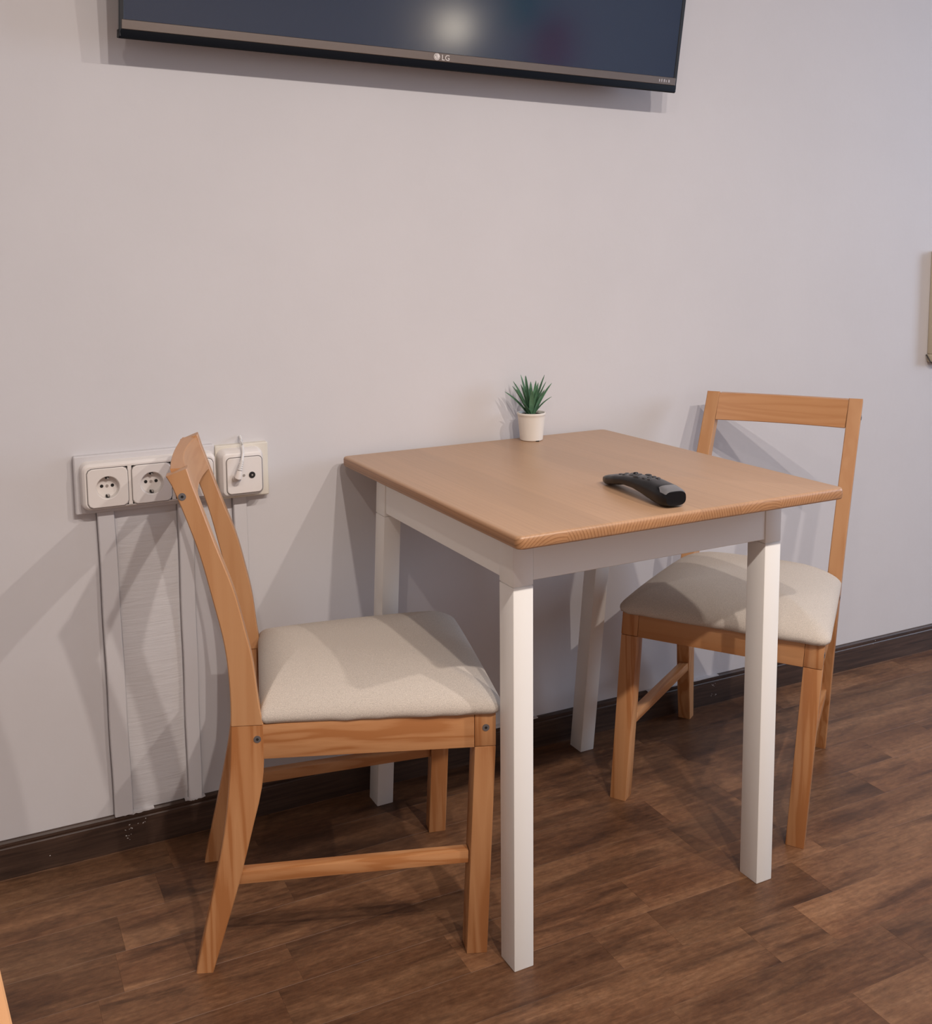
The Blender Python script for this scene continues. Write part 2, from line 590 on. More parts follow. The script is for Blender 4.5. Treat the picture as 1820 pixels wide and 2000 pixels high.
# rough replastered strip on the wall between the trunkings
bm = bmesh.new()
nx, nz = 6, 40
random.seed(3)
V = {}
for i in range(nx + 1):
    for k in range(nz + 1):
        edge = i in (0, nx) or k in (0, nz)
        V[i, k] = bm.verts.new((-.442 + .112 * i / nx, -0.0003 if edge else -0.0025 - random.uniform(0, .0016), .074 + .58 * k / nz))
for i in range(nx):
    for k in range(nz):
        bm.faces.new((V[i, k], V[i + 1, k], V[i + 1, k + 1], V[i, k + 1]))
obj('plaster_patch', bm, M_PATCH, wall, 180)

# ------------------------------------------------------------------ cable trunkings (painted over)
def trunking(x0, x1, xb0, xb1, z0, z1, d, label):
    t = thing('cable_trunking', label, 'cable trunking', ((x0 + x1) / 2, 0, z0), 0, 'painted cable trunkings under the sockets')
    X = (x0 + x1) / 2
    rings = []
    n = 12
    for k in range(n + 1):
        f = k / n
        a, b = xb0 + (x0 - xb0) * f - X, xb1 + (x1 - xb1) * f - X
        w_ = .0006 * math.sin(f * 17)
        a += w_; b += w_
        z = (z1 - z0) * f
        rings.append([(a, 0, z), (a, -d + .0015, z), (a + .0015, -d, z), (b - .0015, -d, z), (b, -d + .0015, z), (b, 0, z)])
    obj('cover', loft(rings), M_WALL, t, 30)
    bm = bmesh.new()
    for s in (0, 1):
        pts = []
        for k in range(n + 1):
            f = k / n
            xx = (xb0 + (x0 - xb0) * f if s == 0 else xb1 + (x1 - xb1) * f) - X + .0006 * math.sin(f * 17)
            pts.append((xx - .0012 if s == 0 else xx + .0012, -.0004, (z1 - z0) * f))
        tube(pts, [.0006 + .0005 * abs(math.sin(i * 2.3 + s)) for i in range(n + 1)], 6, bm)
    obj('shade_gap', bm, M_GAP, t, 30)  # thin grey lines drawn as shade along both cover edges
    return t
trunking(-.478, -.448, -.474, -.440, BH, .672, .013, 'white painted cable trunking on the wall, the leftmost, under the first double socket')
trunking(-.330, -.302, -.332, -.306, BH, .672, .011, 'white painted cable trunking on the wall running down behind the left chair leg')
trunking(-.222, -.196, -.222, -.196, BH, .668, .011, 'white painted cable trunking on the wall under the aerial outlet, hidden by the left chair')

# ------------------------------------------------------------------ sockets
t = thing('power_outlet', 'white triple power socket block on a painted backing box left of the chair back', 'socket', (-.38, 0, .668))
OX, OZ = -.38, .668
def P(x0, x1, z0, z1, r, yl, bm=None):
    return plate(x0 - OX, x1 - OX, z0 - OZ, z1 - OZ, r, yl, bm)
obj('backing_box', P(-.516, -.2575, .668, .776, .003, [(0, 0), (-.014, 0), (-.016, .002)]), M_WALL, t)
bm = bmesh.new()
rings = [[(x - OX, y, z - OZ) for x, z in rrect(-.506 + i_, -.259 - i_, .6775 + i_, .765 - i_, .013 - i_ * .6)] for y, i_ in ((-.015, -.001), (-.022, 0), (-.033, .0015), (-.0375, .0045), (-.0385, .006))]
rings += [[(x - OX, y, z - OZ) for x, z in rrect(-.4972, -.2658, .6825, .7555, .010)] for y in (-.0385, -.0200)]
loft(rings, bm, cap=False)
for xb in (-.42105, -.34195):
    box(xb - .0036 - OX, xb + .0036 - OX, -.0385, -.0205, .6826 - OZ, .7554 - OZ, .0003, 1, bm)
obj('frame', bm, M_SOCK, t)
M_SEAM = mat('dark_seam', (0.16, 0.14, 0.13), 0.8)
def insert(cx, cz, parent):
    h = .0358
    a = obj('socket_insert', P(cx - h, cx + h, cz - h, cz + h, .010, [(-.037, 0), (-.0398, 0), (-.0408, .0012)]), M_SOCK, parent)
    # seam
    bm = bmesh.new()
    rings = [[(x - OX, -.0388, z - OZ) for x, z in rrect(cx - h - e, cx + h + e, cz - h - e, cz + h + e, .010 + e)] for e in (0.0002, .0012)]
    loft(rings, bm, cap=False)
    obj('seam', bm, M_SEAM, a, 0)
    return a
def dish_insert(cx, cz, parent):
    """insert with a real round recess: face ring, wall and floor."""
    h, R, n = .0358, .0205, 40
    cx -= OX; cz -= OZ
    bm = bmesh.new()
    sq = []
    for q in range(48):
        a_ = 2 * PI * q / 48
        dx, dz = math.cos(a_), math.sin(a_)
        t_ = h / max(abs(dx), abs(dz))
        hr_ = h - .010
        if abs(dx * t_) > hr_ and abs(dz * t_) > hr_:
            kx, kz = math.copysign(hr_, dx), math.copysign(hr_, dz)
            dc = dx * kx + dz * kz
            t_ = dc + math.sqrt(max(0, dc * dc - kx * kx - kz * kz + .010 ** 2))
        sq.append((dx * t_, dz * t_))
    def sqat(y, ins):
        return [(cx + x * (1 - ins / h), y, cz + z * (1 - ins / h)) for x, z in sq]
    def circ(y, r):
        return [(cx + r * math.cos(math.atan2(z, x)), y, cz + r * math.sin(math.atan2(z, x))) for x, z in sq]
    rings = [sqat(-.037, 0), sqat(-.0398, 0), sqat(-.0408, .0012), circ(-.0408, R + .0012), circ(-.0400, R), circ(-.027, R - .0015)]
    loft(rings, bm, cap=False)
    bm.verts.ensure_lookup_table()
    bm.faces.new(bm.verts[-len(sq):])
    a = obj('socket_insert', bm, M_SOCK, parent)
    bm = bmesh.new()
    loft([[(cx + x * s, -.0388, cz + z * s) for x, z in sq] for s in (1.004, 1.034)], bm, cap=False)
    obj('seam', bm, M_SEAM, a, 0)
    bm = bmesh.new()
    for sx in (-1, 1):
        cyl((cx + sx * .0095, -.0266, cz + .001), (0, -1, 0), .0031, .0008, 14, bm)
    obj('pin_holes', bm, M_HOLE, a, 0)
    obj('centre_screw', cyl((cx, -.0266, cz + .001), (0, -1, 0), .0027, .0016, 12), M_METAL, a, 0)
    for sz in (-1, 1):
        bm = box(cx - .0032, cx + .0032, -.036, -.0262, cz + sz * .0172 - .0022, cz + sz * .0172 + .0022, .0008, 1)
        obj('earth_clip_slot', bm, M_HOLE, a, 0)
        bm = box(cx - .0012, cx + .0022, -.0385, -.028, cz + sz * .0165 - .0010, cz + sz * .0165 + .0016, .0004, 1)
        obj('earth_clip', bm, M_METAL, a, 0)
    return a
for cx in (-.4606, -.3815, -.3024):
    dish_insert(cx, .7190, t)

t2 = thing('aerial_outlet', 'square cream aerial wall outlet with a white plug in it, right of the power sockets', 'socket', (-.21, 0, .668))
OX, OZ = -.21, .668
obj('backing_box', P(-.2565, -.1515, .667, .772, .003, [(0, 0), (-.014, 0), (-.016, .002)]), M_IVORY, t2)
obj('frame', P(-.2545, -.1665, .674, .766, .014, [(-.015, -.0005), (-.024, 0), (-.036, .002), (-.043, .006), (-.0445, .0095)]), M_SOCK, t2)
obj('centre_plate', P(-.2420, -.1735, .682, .7515, .008, [(-.042, 0), (-.0455, 0), (-.0465, .001)]), M_SOCK, t2)
bm = bmesh.new()
loft([[(x - OX, -.0449, z - OZ) for x, z in rrect(-.242 - e, -.1735 + e, .682 - e, .7515 + e, .008 + e)] for e in (0.0002, .0015)], bm, cap=False)
obj('seam', bm, M_SEAM, t2, 0)
obj('fixing_screw', cyl((-.2095 - OX, -.0462, .7168 - OZ), (0, -1, 0), .0026, .001, 14), M_METAL, t2, 0)
s = obj('aerial_port', cyl((-.1936 - OX, -.0462, .7162 - OZ), (0, -1, 0), .0062, .0016, 20), M_HOLE, t2, 0)
obj('port_pin', cyl((-.1936 - OX, -.0475, .7162 - OZ), (0, -1, 0), .0018, .0012, 10), M_METAL, s, 0)

t3 = thing('aerial_plug', 'white aerial plug with a thin cable rising from the cream wall outlet', 'plug', (-.2256, -.0465, .7135))
obj('plug_body', tube([(0, 0, 0), (0, -.004, 0), (.0004, -.011, .0008), (.001, -.0145, .004), (.0022, -.0150, .0085), (.0042, -.0145, .016)], [.0066, .0074, .0078, .0074, .0064, .0052], 14), M_SOCK, t3)
bm = bmesh.new()
a, b = Vector((.0042, -.0145, .016)), Vector((.0105, -.011, .034))
for k in range(5):
    p = a.lerp(b, (k + .3) / 5)
    cyl(p, b - a, .0054 - .0004 * k, .0022, 12, bm)
tube([a, b], [.0040, .0032], 10, bm)
obj('strain_relief', bm, M_GREYCABLE, t3)
obj('cable', tube([b, (.014, -.006, .047), (.0185, .012, .058), (.021, .028, .066), (.022, .044, .072)], .0027, 8), M_GREYCABLE, t3)

# ------------------------------------------------------------------ television
TL, TR = Vector((-.4100, -.075, 1.5089)), Vector((.7824, -.075, 1.4782))
TW = (TR - TL).length
roll = math.atan2(TR.z - TL.z, TR.x - TL.x)
tv = thing('television', 'large black flat television on the wall above the table, cut off by the top border', 'television', TL)
TILT = 0.13
TVR = Matrix.Rotation(-roll, 3, 'Y') @ Matrix.Rotation(TILT, 3, 'X')
TH = .685
# local: x along the bottom edge, y into the wall, z up the panel
def tp(x0, x1, z0, z1, r, yl):
    return plate(x0, x1, z0, z1, r, yl)
obj('casing', tp(.002, TW - .002, .0, TH, .006, [(.030, .03), (.022, .004), (.004, 0), (.0, .0015)]), M_BLACK, tv)
bm = bmesh.new()
box(.0, .0085, -.002, .010, .002, TH, .001, 1, bm)
box(TW - .0085, TW, -.002, .010, .002, TH, .001, 1, bm)
box(.0085, TW - .0085, -.002, .010, TH - .010, TH, .001, 1, bm)
obj('bezel', bm, M_BLACK, tv)
obj('screen', box(.0085, TW - .0085, -.0005, .004, .031, TH - .010), M_SCREEN, tv, 0)
# lower trim strip, slightly proud, and the black chin below it
obj('trim_strip', box(.004, TW - .004, -.0035, .004, .0145, .0305, .0008, 1), M_STRIP, tv)
rings = []
for x, s in ((0, .6), (.004, 1), (TW - .004, 1), (TW, .6)):
    rings.append([(x, -.0022 * s, .0142), (x, -.0026 * s, .009), (x, -.0020 * s, .001 * (2 - s)), (x, .002, -.0012), (x, .022, .001), (x, .022, .0142)])
obj('chin', loft(rings), mat('chin_black', (0.004, 0.005, 0.008), 0.45, 0, 0.08), tv)
lg = obj('brand_mark', text_bm('LG', .0150, .0004), M_LOGO, tv, 0)
lg.location = (.6145, -.0038, .0172)
lg.rotation_euler = (PI / 2, 0, 0)
bm = bmesh.new()
cyl((.6045, -.0036, .0226), (0, -1, 0), .0066, .0005, 24, bm)
lo = obj('brand_emblem', bm, M_LOGO, tv, 0)
bm = bmesh.new()
box(.6039, .6047, -.0044, -.0040, .0200, .0255, bm=bm)
box(.6039, .6066, -.0044, -.0040, .0198, .0206, bm=bm)
cyl((.6022, -.0040, .0245), (0, -1, 0), .0009, .0004, 10, bm)
pts = [(.6045 + .0050 * math.cos(a), -.0042, .0226 + .0050 * math.sin(a)) for a in [math.radians(75 + 10 * i) for i in range(29)]]
tube(pts, .00038, 6, bm)
obj('emblem_lines', bm, mat('emblem_dark', (0.16, 0.13, 0.12), 0.5), lo, 0)
bm = bmesh.new()
for k, (w_, h_) in enumerate(((.0030, .0052), (.0026, .0060), (.0038, .0060), (.0024, .0044), (.0040, .0056))):
    box(TW - .050 + k * .0062, TW - .050 + k * .0062 + w_, -.0041, -.0034, .0195, .0195 + h_, bm=bm)
obj('model_mark', bm, mat('faint_mark', (0.42, 0.40, 0.42), 0.4), tv, 0)
# bracket reaching back to the wall (local frame is tilted)
iw = TVR.inverted()
cb = Vector((.17, -.0, 1.80))
bm = bmesh.new()
lo_ = iw @ (Vector((.05, -.055, 1.70)) - TL)
pts8 = []
for z in (1.66, 1.92):
    yf_ = TL.y - math.tan(TILT) * (z - TL.z) + .026
    for (x, y) in ((.02, yf_), (.34, yf_), (.34, -.0006), (.02, -.0006)):
        pts8.append(iw @ (Vector((x, y, z)) - TL))
add_hex(bm, pts8, .002, 1)
obj('wall_bracket', bm, M_BLACK, tv)
# write the tilt into the meshes themselves
for o in list(tv.children_recursive):
    o.data.transform(TVR.to_4x4() @ o.matrix_basis)
    o.matrix_basis = Matrix.Identity(4)

# ------------------------------------------------------------------ table
W, D, YB, RZ = .64272, .67511, -.02247, .01415
OL, OR, OF, OB, LX, LY = .03833, .06386, .07679, .01579, .0356, .0419
JZ, TT, H = .6267, .0198, .73
tb = thing('dining_table', 'small square dining table with a pale brown wooden top on white legs against the wall', 'table', (0, YB, 0), RZ)
bm = bmesh.new()
rings = []
for z, ins in ((H - TT, .003), (H - TT + .0012, .001), (H - TT + .004, 0), (H - .005, 0), (H - .0018, .001), (H - .0004, .003), (H, .006)):
    rings.append([(x, y, z) for x, y in rrect(ins, W - ins, -D + ins, -ins, .011 - ins * .6, 6)])
loft(rings, bm)
obj('tabletop', bm, M_TOP, tb, 40)
xs = (OL, W - OR)
ys = (-D + OF, -OB)
for ix, x in enumerate(xs):
    for iy, y in enumerate(ys):
        sx, sy = (1 if ix == 0 else -1), (1 if iy == 0 else -1)
        xa, xb = sorted((x, x + sx * LX))
        ya, yb = sorted((y, y + sy * LY))
        k = 0 if iy == 0 else (.100, .120)[ix]            # lean of the rear legs
        def piece(z0, z1, ins=0.0, bev=.0014):
            c = [(xx, yy - k * z, z) for z in (z0, z1) for xx, yy in ((xa + ins, ya + ins), (xb - ins, ya + ins), (xb - ins, yb - ins), (xa + ins, yb - ins))]
            return add_hex(bmesh.new(), c, bev, 2)
        g = .0006
        leg = obj('leg', piece(0, JZ - g), M_WHITE, tb)
        obj('leg_block', piece(JZ + g, H - TT, 0, .0012), M_WHITE, leg)
        obj('joint_core', piece(JZ - .002, JZ + .002, .002, 0), M_WHITE, leg, 0)
AZ = JZ + .007
obj('apron', box(OL + LX, W - OR - LX, -D + OF + .0015, -D + OF + .020, AZ, H - TT, .001, 1), M_WHITE, tb)
obj('apron', box(OL + LX, W - OR - LX, -OB - .094, -OB - .0745, AZ, H - TT, .001, 1), M_WHITE, tb)
obj('apron', box(OL + .0018, OL + .020, -D + OF + LY, -OB - LY - .066, AZ, H - TT, .001, 1), M_WHITE, tb)
obj('apron', box(W - OR - .020, W - OR - .0018, -D + OF + LY, -OB - LY - .066, AZ, H - TT, .001, 1), M_WHITE, tb)

# ------------------------------------------------------------------ chairs
BACK = [(0, 0), (4.7, 21.3), (6.1, 31.9), (6.6, 42.0), (6.5, 48.2), (5.9, 54.1), (4.4, 61.0), (2.6, 68.4), (.1, 75.8), (-1.6, 80.1)]
FRONT = [(2.7, 0), (7.0, 14.1), (8.3, 19.0), (9.8, 24.9), (11.0, 29.8), (11.5, 34.0), (11.6, 40.7), (11.1, 43.3), (10.2, 51.0), (9.2, 55.9), (7.6, 62.5), (5.1, 69.6), (2.2, 78.3), (1.1, 81.3)]
def spline(tab, z):
    n = len(tab)
    for i in range(n - 1):
        if z <= tab[i + 1][1] or i == n - 2:
            break
    p1, p2 = tab[i], tab[i + 1]
    p0 = tab[i - 1] if i else (2 * p1[0] - p2[0], 2 * p1[1] - p2[1])
    p3 = tab[i + 2] if i + 2 < n else (2 * p2[0] - p1[0], 2 * p2[1] - p1[1])
    h = p2[1] - p1[1]
    t_ = (z - p1[1]) / h
    m1 = (p2[0] - p0[0]) / (p2[1] - p0[1]) * h
    m2 = (p3[0] - p1[0]) / (p3[1] - p1[1]) * h
    return ((2 * t_**3 - 3 * t_**2 + 1) * p1[0] + (t_**3 - 2 * t_**2 + t_) * m1 + (-2 * t_**3 + 3 * t_**2) * p2[0] + (t_**3 - t_**2) * m2)

def make_chair(label, d, pose, group):
    xf, hf, hr, zj, lf, ld, wf, ps, rw, za, zt, tx, ty = d
    t = thing('dining_chair', label, 'chair', (pose[0], pose[1], 0), pose[2], group)
    half = lambda x: hr + (hf - hr) * x / xf
    sh = lambda x, y, z: (x + tx * z, y + ty * z, z)
    def hexo(name, x0, x1, y0, y1, z0, z1, mt, parent, bev=.0012, lean=None):
        """y0,y1: functions of x; lean: (x shift at z0, at z1)"""
        l0, l1 = lean or (0, 0)
        c = []
        for z, l in ((z0, l0), (z1, l1)):
            for x, yy in ((x0, y0), (x1, y0), (x1, y1), (x0, y1)):
                c.append(sh(x + l, yy(x + l), z))
        return obj(name, add_hex(bmesh.new(), c, bev, 2), mt, parent)
    zsc = zt / .8096
    def post(side, z0, z1, n, th0, th1, slant=False):
        rings = []
        for k in range(n + 1):
            z = z0 + (z1 - z0) * k / n
            zp = z * 100 if z < .41 else (.41 + (z - .41) / ((zt - .41) / (.8096 - .41))) * 100
            b, f = spline(BACK, zp) / 100, spline(FRONT, zp) / 100
            zb, zf = z, z
            if slant and k == n:
                zb, zf = z - .0055, z + .0055
            th = th0 + (th1 - th0) * k / n
            ch = .0016
            def yo(x): return side * half(x)
            def yi(x): return side * (half(x) - th)
            L = [(b + ch, yo(b) , zb), (f - ch, yo(f), zf), (f, yo(f) - side * ch, zf), (f, yi(f) + side * ch, zf), (f - ch, yi(f), zf), (b + ch, yi(b), zb), (b, yi(b) + side * ch, zb), (b, yo(b) - side * ch, zb)]
            rings.append([sh(*p) for p in L])
        return loft(rings)
    for side in (-1, 1):
        lg_ = obj('rear_leg', post(side, 0, za - .0005, 16, .029, .029), M_WZ, t, 30)
        po = obj('back_post', post(side, za + .0005, zt, 22, .029, ps, True), M_POST, t, 30)
        ob = .0005
        # screws
        def screw(s, z, par):
            y = side * half(s)
            c = sh(s, y, z)
            a = cyl((c[0], c[1] - side * .001, c[2]), (0, side, 0), .0058, .0016, 18)
            q = obj('screw', a, M_SCREW, par, 30)
            obj('screw_socket', cyl((c[0], c[1] + side * .0003, c[2]), (0, side, 0), .0023, .0006, 6), M_HOLE, q, 0)
        screw(.004 + (0 if zt > .8 else 0), zt - .037, po)
        screw(.106, .384, lg_)
        # front leg and its corner block
        xq = xf + lf
        y0 = lambda x: side * half(x)
        y1 = lambda x: side * (half(x) - wf)
        fl = hexo('front_leg', xf - ld, xf, y0, y1, 0, zj - .0005, M_WZ, t, .0014, (0, lf))
        bl = hexo('leg_block', xq - ld, xq, y0, y1, zj + .0005, za, M_WZ, t, .0010)
        screw(xq - .016, .383, bl)
        # side rail, stretcher
        zr = zj - .001
        hexo('side_rail', .1135, xq - ld - .0005, lambda x: side * (half(x) - .0004), lambda x: side * (half(x) - .019), zr, za, M_WX, t)
        b2 = lambda x: side * (half(x) - .008)
        b3 = lambda x: side * (half(x) - .027)
        c = []
        for zz in (0, 1):
            for x, yy in ((.070, b2), (xf - ld + lf * .4, b2), (xf - ld + lf * .4, b3), (.070, b3)):
                z = (.1405 if x < .2 else .1525) + .0205 * zz
                c.append(sh(x, yy(x), z))
        obj('stretcher', add_hex(bmesh.new(), c, .0010, 2), M_WX, t)
    xq = xf + lf
    hexo('front_rail', xq - .021, xq - .0005, lambda x: -(half(xq) - wf - .0004), lambda x: half(xq) - wf - .0004, zr, za, M_WY, t)
    hexo('back_rail', .088, .108, lambda x: -(half(.1) - .029), lambda x: half(.1) - .029, zr, za, M_WY, t)
    # curved top rail between the posts
    bm = bmesh.new()
    rings = []
    n = 20
    zt0, zb0 = zt + .0015, zt - rw
    f = lambda z: spline(FRONT, (.41 + (z - .41) / ((zt - .41) / (.8096 - .41))) * 100) / 100
    bow = .012
    for k in range(n + 1):
        u = -1 + 2 * k / n
        yw = u * (hr - ps + .0005)
        dx = -.0008 - bow * (1 - u * u)
        th = .0262 - .007 * (1 - u * u)
        ring = []
        for z, e in ((zb0, .0015), (zb0 + .0015, 0), (zt0 - .0015, 0), (zt0, .0015)):
            ring.append(sh(f(z) + dx - e, yw, z))
        for z, e in ((zt0, .0015), (zt0 - .0015, 0), (zb0 + .0015, 0), (zb0, .0015)):
            ring.append(sh(f(z) + dx - th + e, yw, z))
        rings.append(ring)
    obj('back_rest', loft(rings, bm), M_WY, t, 30)
    # seat cushion
    xa, xb = .1105, xq + .012
    ya, yb = half(xa) + .001, half(xb) + .007
    def outline(ins, r=.022, n=8):
        P_ = []
        x0, x1 = xa + ins * .45, xb - ins
        for cxs, cys, a0 in ((1, 1, 0), (-1, 1, 90), (-1, -1, 180), (1, -1, 270)):
            rr = max(r - ins * .3, .006) if cxs > 0 else max(.009 - ins * .2, .004)
            hx = x1 if cxs > 0 else x0
            hy = (yb if cxs > 0 else ya) - ins
            for i in range(n + 1):
                a = math.radians(a0 + 90 * i / n)
                P_.append((hx - cxs * rr + rr * math.cos(a), cys * (hy - rr) + rr * math.sin(a)))
        # subdivide the straight runs
        out = []
        m_ = len(P_)
        for i in range(m_):
            p, q = P_[i], P_[(i + 1) % m_]
            L_ = math.hypot(q[0] - p[0], q[1] - p[1])
            s_ = 14 if (i + 1) % (n + 1) == 0 else 1
            for j in range(s_):
                out.append((p[0] + (q[0] - p[0]) * j / s_, p[1] + (q[1] - p[1]) * j / s_))
        return out
    rings = []
    for ins, z in ((.012, za - .001), (.004, za + .0003), (.0003, za + .004), (-.001, za + .009), (-.0005, za + .015), (.003, za + .022), (.009, za + .0285), (.018, za + .0345), (.030, za + .0405), (.048, za + .0470), (.070, za + .0530), (.100, za + .0580), (.145, za + .0610)):
        o_ = outline(ins)
        N_ = len(o_)
        ring = []
        for i, (x, y) in enumerate(o_):
            w1 = math.sin(i * 1.9) * math.sin(i * .73 + 1.1)
            k = max(0, 1 - abs(z - za - .003) / .012)
            dz = .0024 * w1 * k
            if ins >= .003:
                dz *= .3
            # the padding thins towards the corners
            cf = (min(1, abs(y) / yb) * min(1, max(0, abs(2 * x - xa - xb) / (xb - xa)))) ** 3
            zz = z + dz - max(0, z - za - .006) * .38 * cf
            ring.append(sh(x, y, zz))
        rings.append(ring)
    obj('seat_cushion', loft(rings), M_FABRIC, t, 180)
    return t

GA = 'pine dining chairs around the table'
A3 = (.46621, .19536, .16388, .35183, .01459, .0337, .03552, .0266, .0584, .40668, .8096, 0, 0)
A = (.46621, .19536, .16388, .35183, .01459, .0337, .03552, .0266, .0584, .40668, .8096, .0056, .0065)
B = (.46184, .19047, .16635, .35928, .00527, .0339, .03337, .02806, .0584, .40668, .7992, -.0066, .0625)
make_chair('pale wooden chair with beige seat left of the table, before the wall sockets', A, (-.36561, -.24718, -.27359), GA)
make_chair('pale wooden chair with beige seat behind the right end of the table', B, (.97675, -.14972, 3.75349), GA)

make_chair('pale wooden chair of which only a back corner shows at the lower left border', A3, (-.86, -1.42, -1.15), GA)

# ------------------------------------------------------------------ potted plant
pt = thing('potted_plant', 'small spiky green succulent plant in a white pot at the back of the table', 'plant', (.4265, -.0530, .7302))
n = 40
pr = [(.0, .0015), (.0205, .0015), (.0228, .0), (.0245, .0015), (.0262, .020), (.0293, .050), (.0301, .0555), (.0308, .0562), (.0308, .0595), (.0300, .0603), (.0287, .0603), (.0280, .0590), (.0272, .0540)]
rings = [[(r * math.cos(2 * PI * i / n), r * math.sin(2 * PI * i / n), z) for i in range(n)] for r, z in pr[1:]]
obj('pot', loft(rings), M_POT, pt, 40)
rings = [[(r * math.cos(2 * PI * i / n), r * math.sin(2 * PI * i / n), z + (.0012 * math.sin(i * 2.7) if r < .027 else 0)) for i in range(n)] for r, z in ((.0274, .0535), (.0276, .0550), (.018, .0558), (.006, .0566))]
obj('soil', loft(rings), M_SOIL, pt, 60)
obj('drain_notch', box(.004, .0115, -.0247, -.0215, .0, .0016, .0003, 1), M_HOLE, pt, 0).rotation_euler = (0, 0, -.32)
RX = Vector((math.cos(YAW), -math.sin(YAW), 0))
FY = Vector((math.sin(YAW), math.cos(YAW), 0))
random.seed(4)
TIPS = [(-.0560, .0485, .012), (-.0425, .0640, -.014), (-.0375, .0705, .016), (-.0240, .0670, -.012), (-.0215, .0850, .012), (-.0125, .0850, -.004), (-.0110, .0815, .018), (.0078, .0750, -.016), (.0292, .0850, .004), (.0300, .0720, -.012), (.0455, .0660, .010), (.0260, .0560, -.020), (.0430, .0385, -.006), (-.0230, .0300, -.022), (-.0020, .0560, -.024), (.0120, .0600, -.012), (-.030, .052, .024), (.018, .066, .022), (.0, .07, .010)]
for k, (dx, dz, dy) in enumerate(TIPS):
    base_ = RX * (dx * .12) + FY * (dy * .25) + Vector((0, 0, .0555))
    tip = RX * dx + FY * dy + Vector((0, 0, .0555 + dz))
    out = (RX * dx + FY * dy)
    out = out.normalized() if out.length > .002 else FY * -1
    midp = base_.lerp(tip, .5) - out * (.10 * out.dot(tip - base_)) + Vector((0, 0, .006))
    segs = 9
    wmax = .0060 if dz > .04 else .0046
    rings = []
    for i in range(segs + 1):
        f_ = i / segs
        p = (1 - f_)**2 * base_ + 2 * f_ * (1 - f_) * midp + f_ * f_ * tip
        tg = (2 * (1 - f_) * (midp - base_) + 2 * f_ * (tip - midp)).normalized()
        sd = tg.cross(out).normalized()
        nr = sd.cross(tg).normalized()
        w_ = wmax * (0.75 + .5 * f_ - .25 * f_ * f_) * (1 - f_ ** 2.2) ** .8 + .00035
        th = w_ * .32 + .0002
        rings.append([p - sd * w_ - nr * th * .6 * -1, p - nr * th * .2 * -1 - sd * w_ * .4, p + sd * w_ * .4 + nr * th * .2, p + sd * w_ + nr * th * .6, p + sd * w_ * .45 - nr * th, p - sd * w_ * .45 - nr * th])
    obj('leaf', loft(rings), M_LEAF, pt, 60)

# ------------------------------------------------------------------ remote control
RA, RB = Vector((.323, -.472, .730)), Vector((.3125, -.668, .730))
ang = math.atan2(RB.y - RA.y, RB.x - RA.x)
rc = thing('remote_control', 'black arched television remote control lying on the table', 'remote control', RA, ang)
RL = (RB - RA).length
# local x from the thin far tip to the thick near end
TOPZ = [(0, .0125), (.04, .0165), (.12, .0205), (.25, .0262), (.4, .0310), (.55, .0345), (.7, .0352), (.85, .0330), (.95, .0295), (1.0, .0262)]
BOTZ = [(0, .0040), (.04, .0005), (.10, .0008), (.22, .0062), (.36, .0118), (.5, .0118), (.62, .0085), (.74, .0038), (.85, .0004), (.94, .0002), (1.0, .0040)]
WID = [(0, .0085), (.03, .0125), (.1, .0165), (.25, .0195), (.5, .0205), (.75, .0218), (.9, .0228), (.97, .0215), (1.0, .0185)]
def lin(tab, u):
    for (a, va), (b, vb) in zip(tab, tab[1:]):
        if u <= b:
            q = (u - a) / (b - a)
            q = q * q * (3 - 2 * q) * .4 + q * .6
            return va + (vb - va) * q
    return tab[-1][1]
rings = []
NS = 36
for k in range(NS + 1):
    u = k / NS
    u = u if u < .95 else u
    zt_, zb_, w_ = lin(TOPZ, u), lin(BOTZ, u), lin(WID, u)
    zc, hh = (zt_ + zb_) / 2, (zt_ - zb_) / 2
    ring = []
    for i in range(24):
        a = 2 * PI * i / 24
        ca, sa = math.cos(a), math.sin(a)
        e = .62 if sa > 0 else .8
        yy = w_ * math.copysign(abs(ca) ** .62, ca)
        zz = hh * math.copysign(abs(sa) ** e, sa)
        ring.append((u * RL, yy, zc + zz))
    rings.append(ring)
obj('body', loft(rings), M_GLOSSB, rc, 50)
def dome(cx, cy, rx, ry, lift, name, mt, n=20):
    u = cx / RL
    z0 = lin(TOPZ, u) - .0022
    bm = bmesh.new()
    rings = []
    for s_, h_ in ((1, 0), (1, .0018), (.9, .0018 + lift * .6), (.6, .0018 + lift * .95), (.2, .0018 + lift)):
        ring = []
        for i in range(n):
            x = cx + rx * s_ * math.cos(2 * PI * i / n)
            zz = lin(TOPZ, max(0, min(1, x / RL))) - .0022
            ring.append((x, cy + ry * s_ * math.sin(2 * PI * i / n), zz + h_))
        rings.append(ring)
    loft(rings, bm)
    return obj(name, bm, mt, rc, 40)
M_BTN = mat('button_rubber', (0.035, 0.033, 0.034), 0.38, 0, 0.5)
for (cx, cy, rx, ry) in ((.052, -.006, .0045, .004), (.052, .006, .0045, .004), (.066, -.008, .005, .0045), (.066, .008, .005, .0045), (.105, -.012, .008, .0042), (.105, .012, .008, .0042), (.124, -.009, .0045, .0045), (.124, .0, .0045, .0045), (.124, .009, .0045, .0045), (.137, -.008, .005, .004), (.137, .008, .005, .004)):
    dome(cx, cy, rx, ry, .0016, 'button', M_BTN, 14)
dome(.086, 0, .0115, .0115, .0022, 'navigation_ring', M_BTN, 24)
dome(.086, 0, .0050, .0050, .0048, 'scroll_wheel', M_GLOSSB, 18)
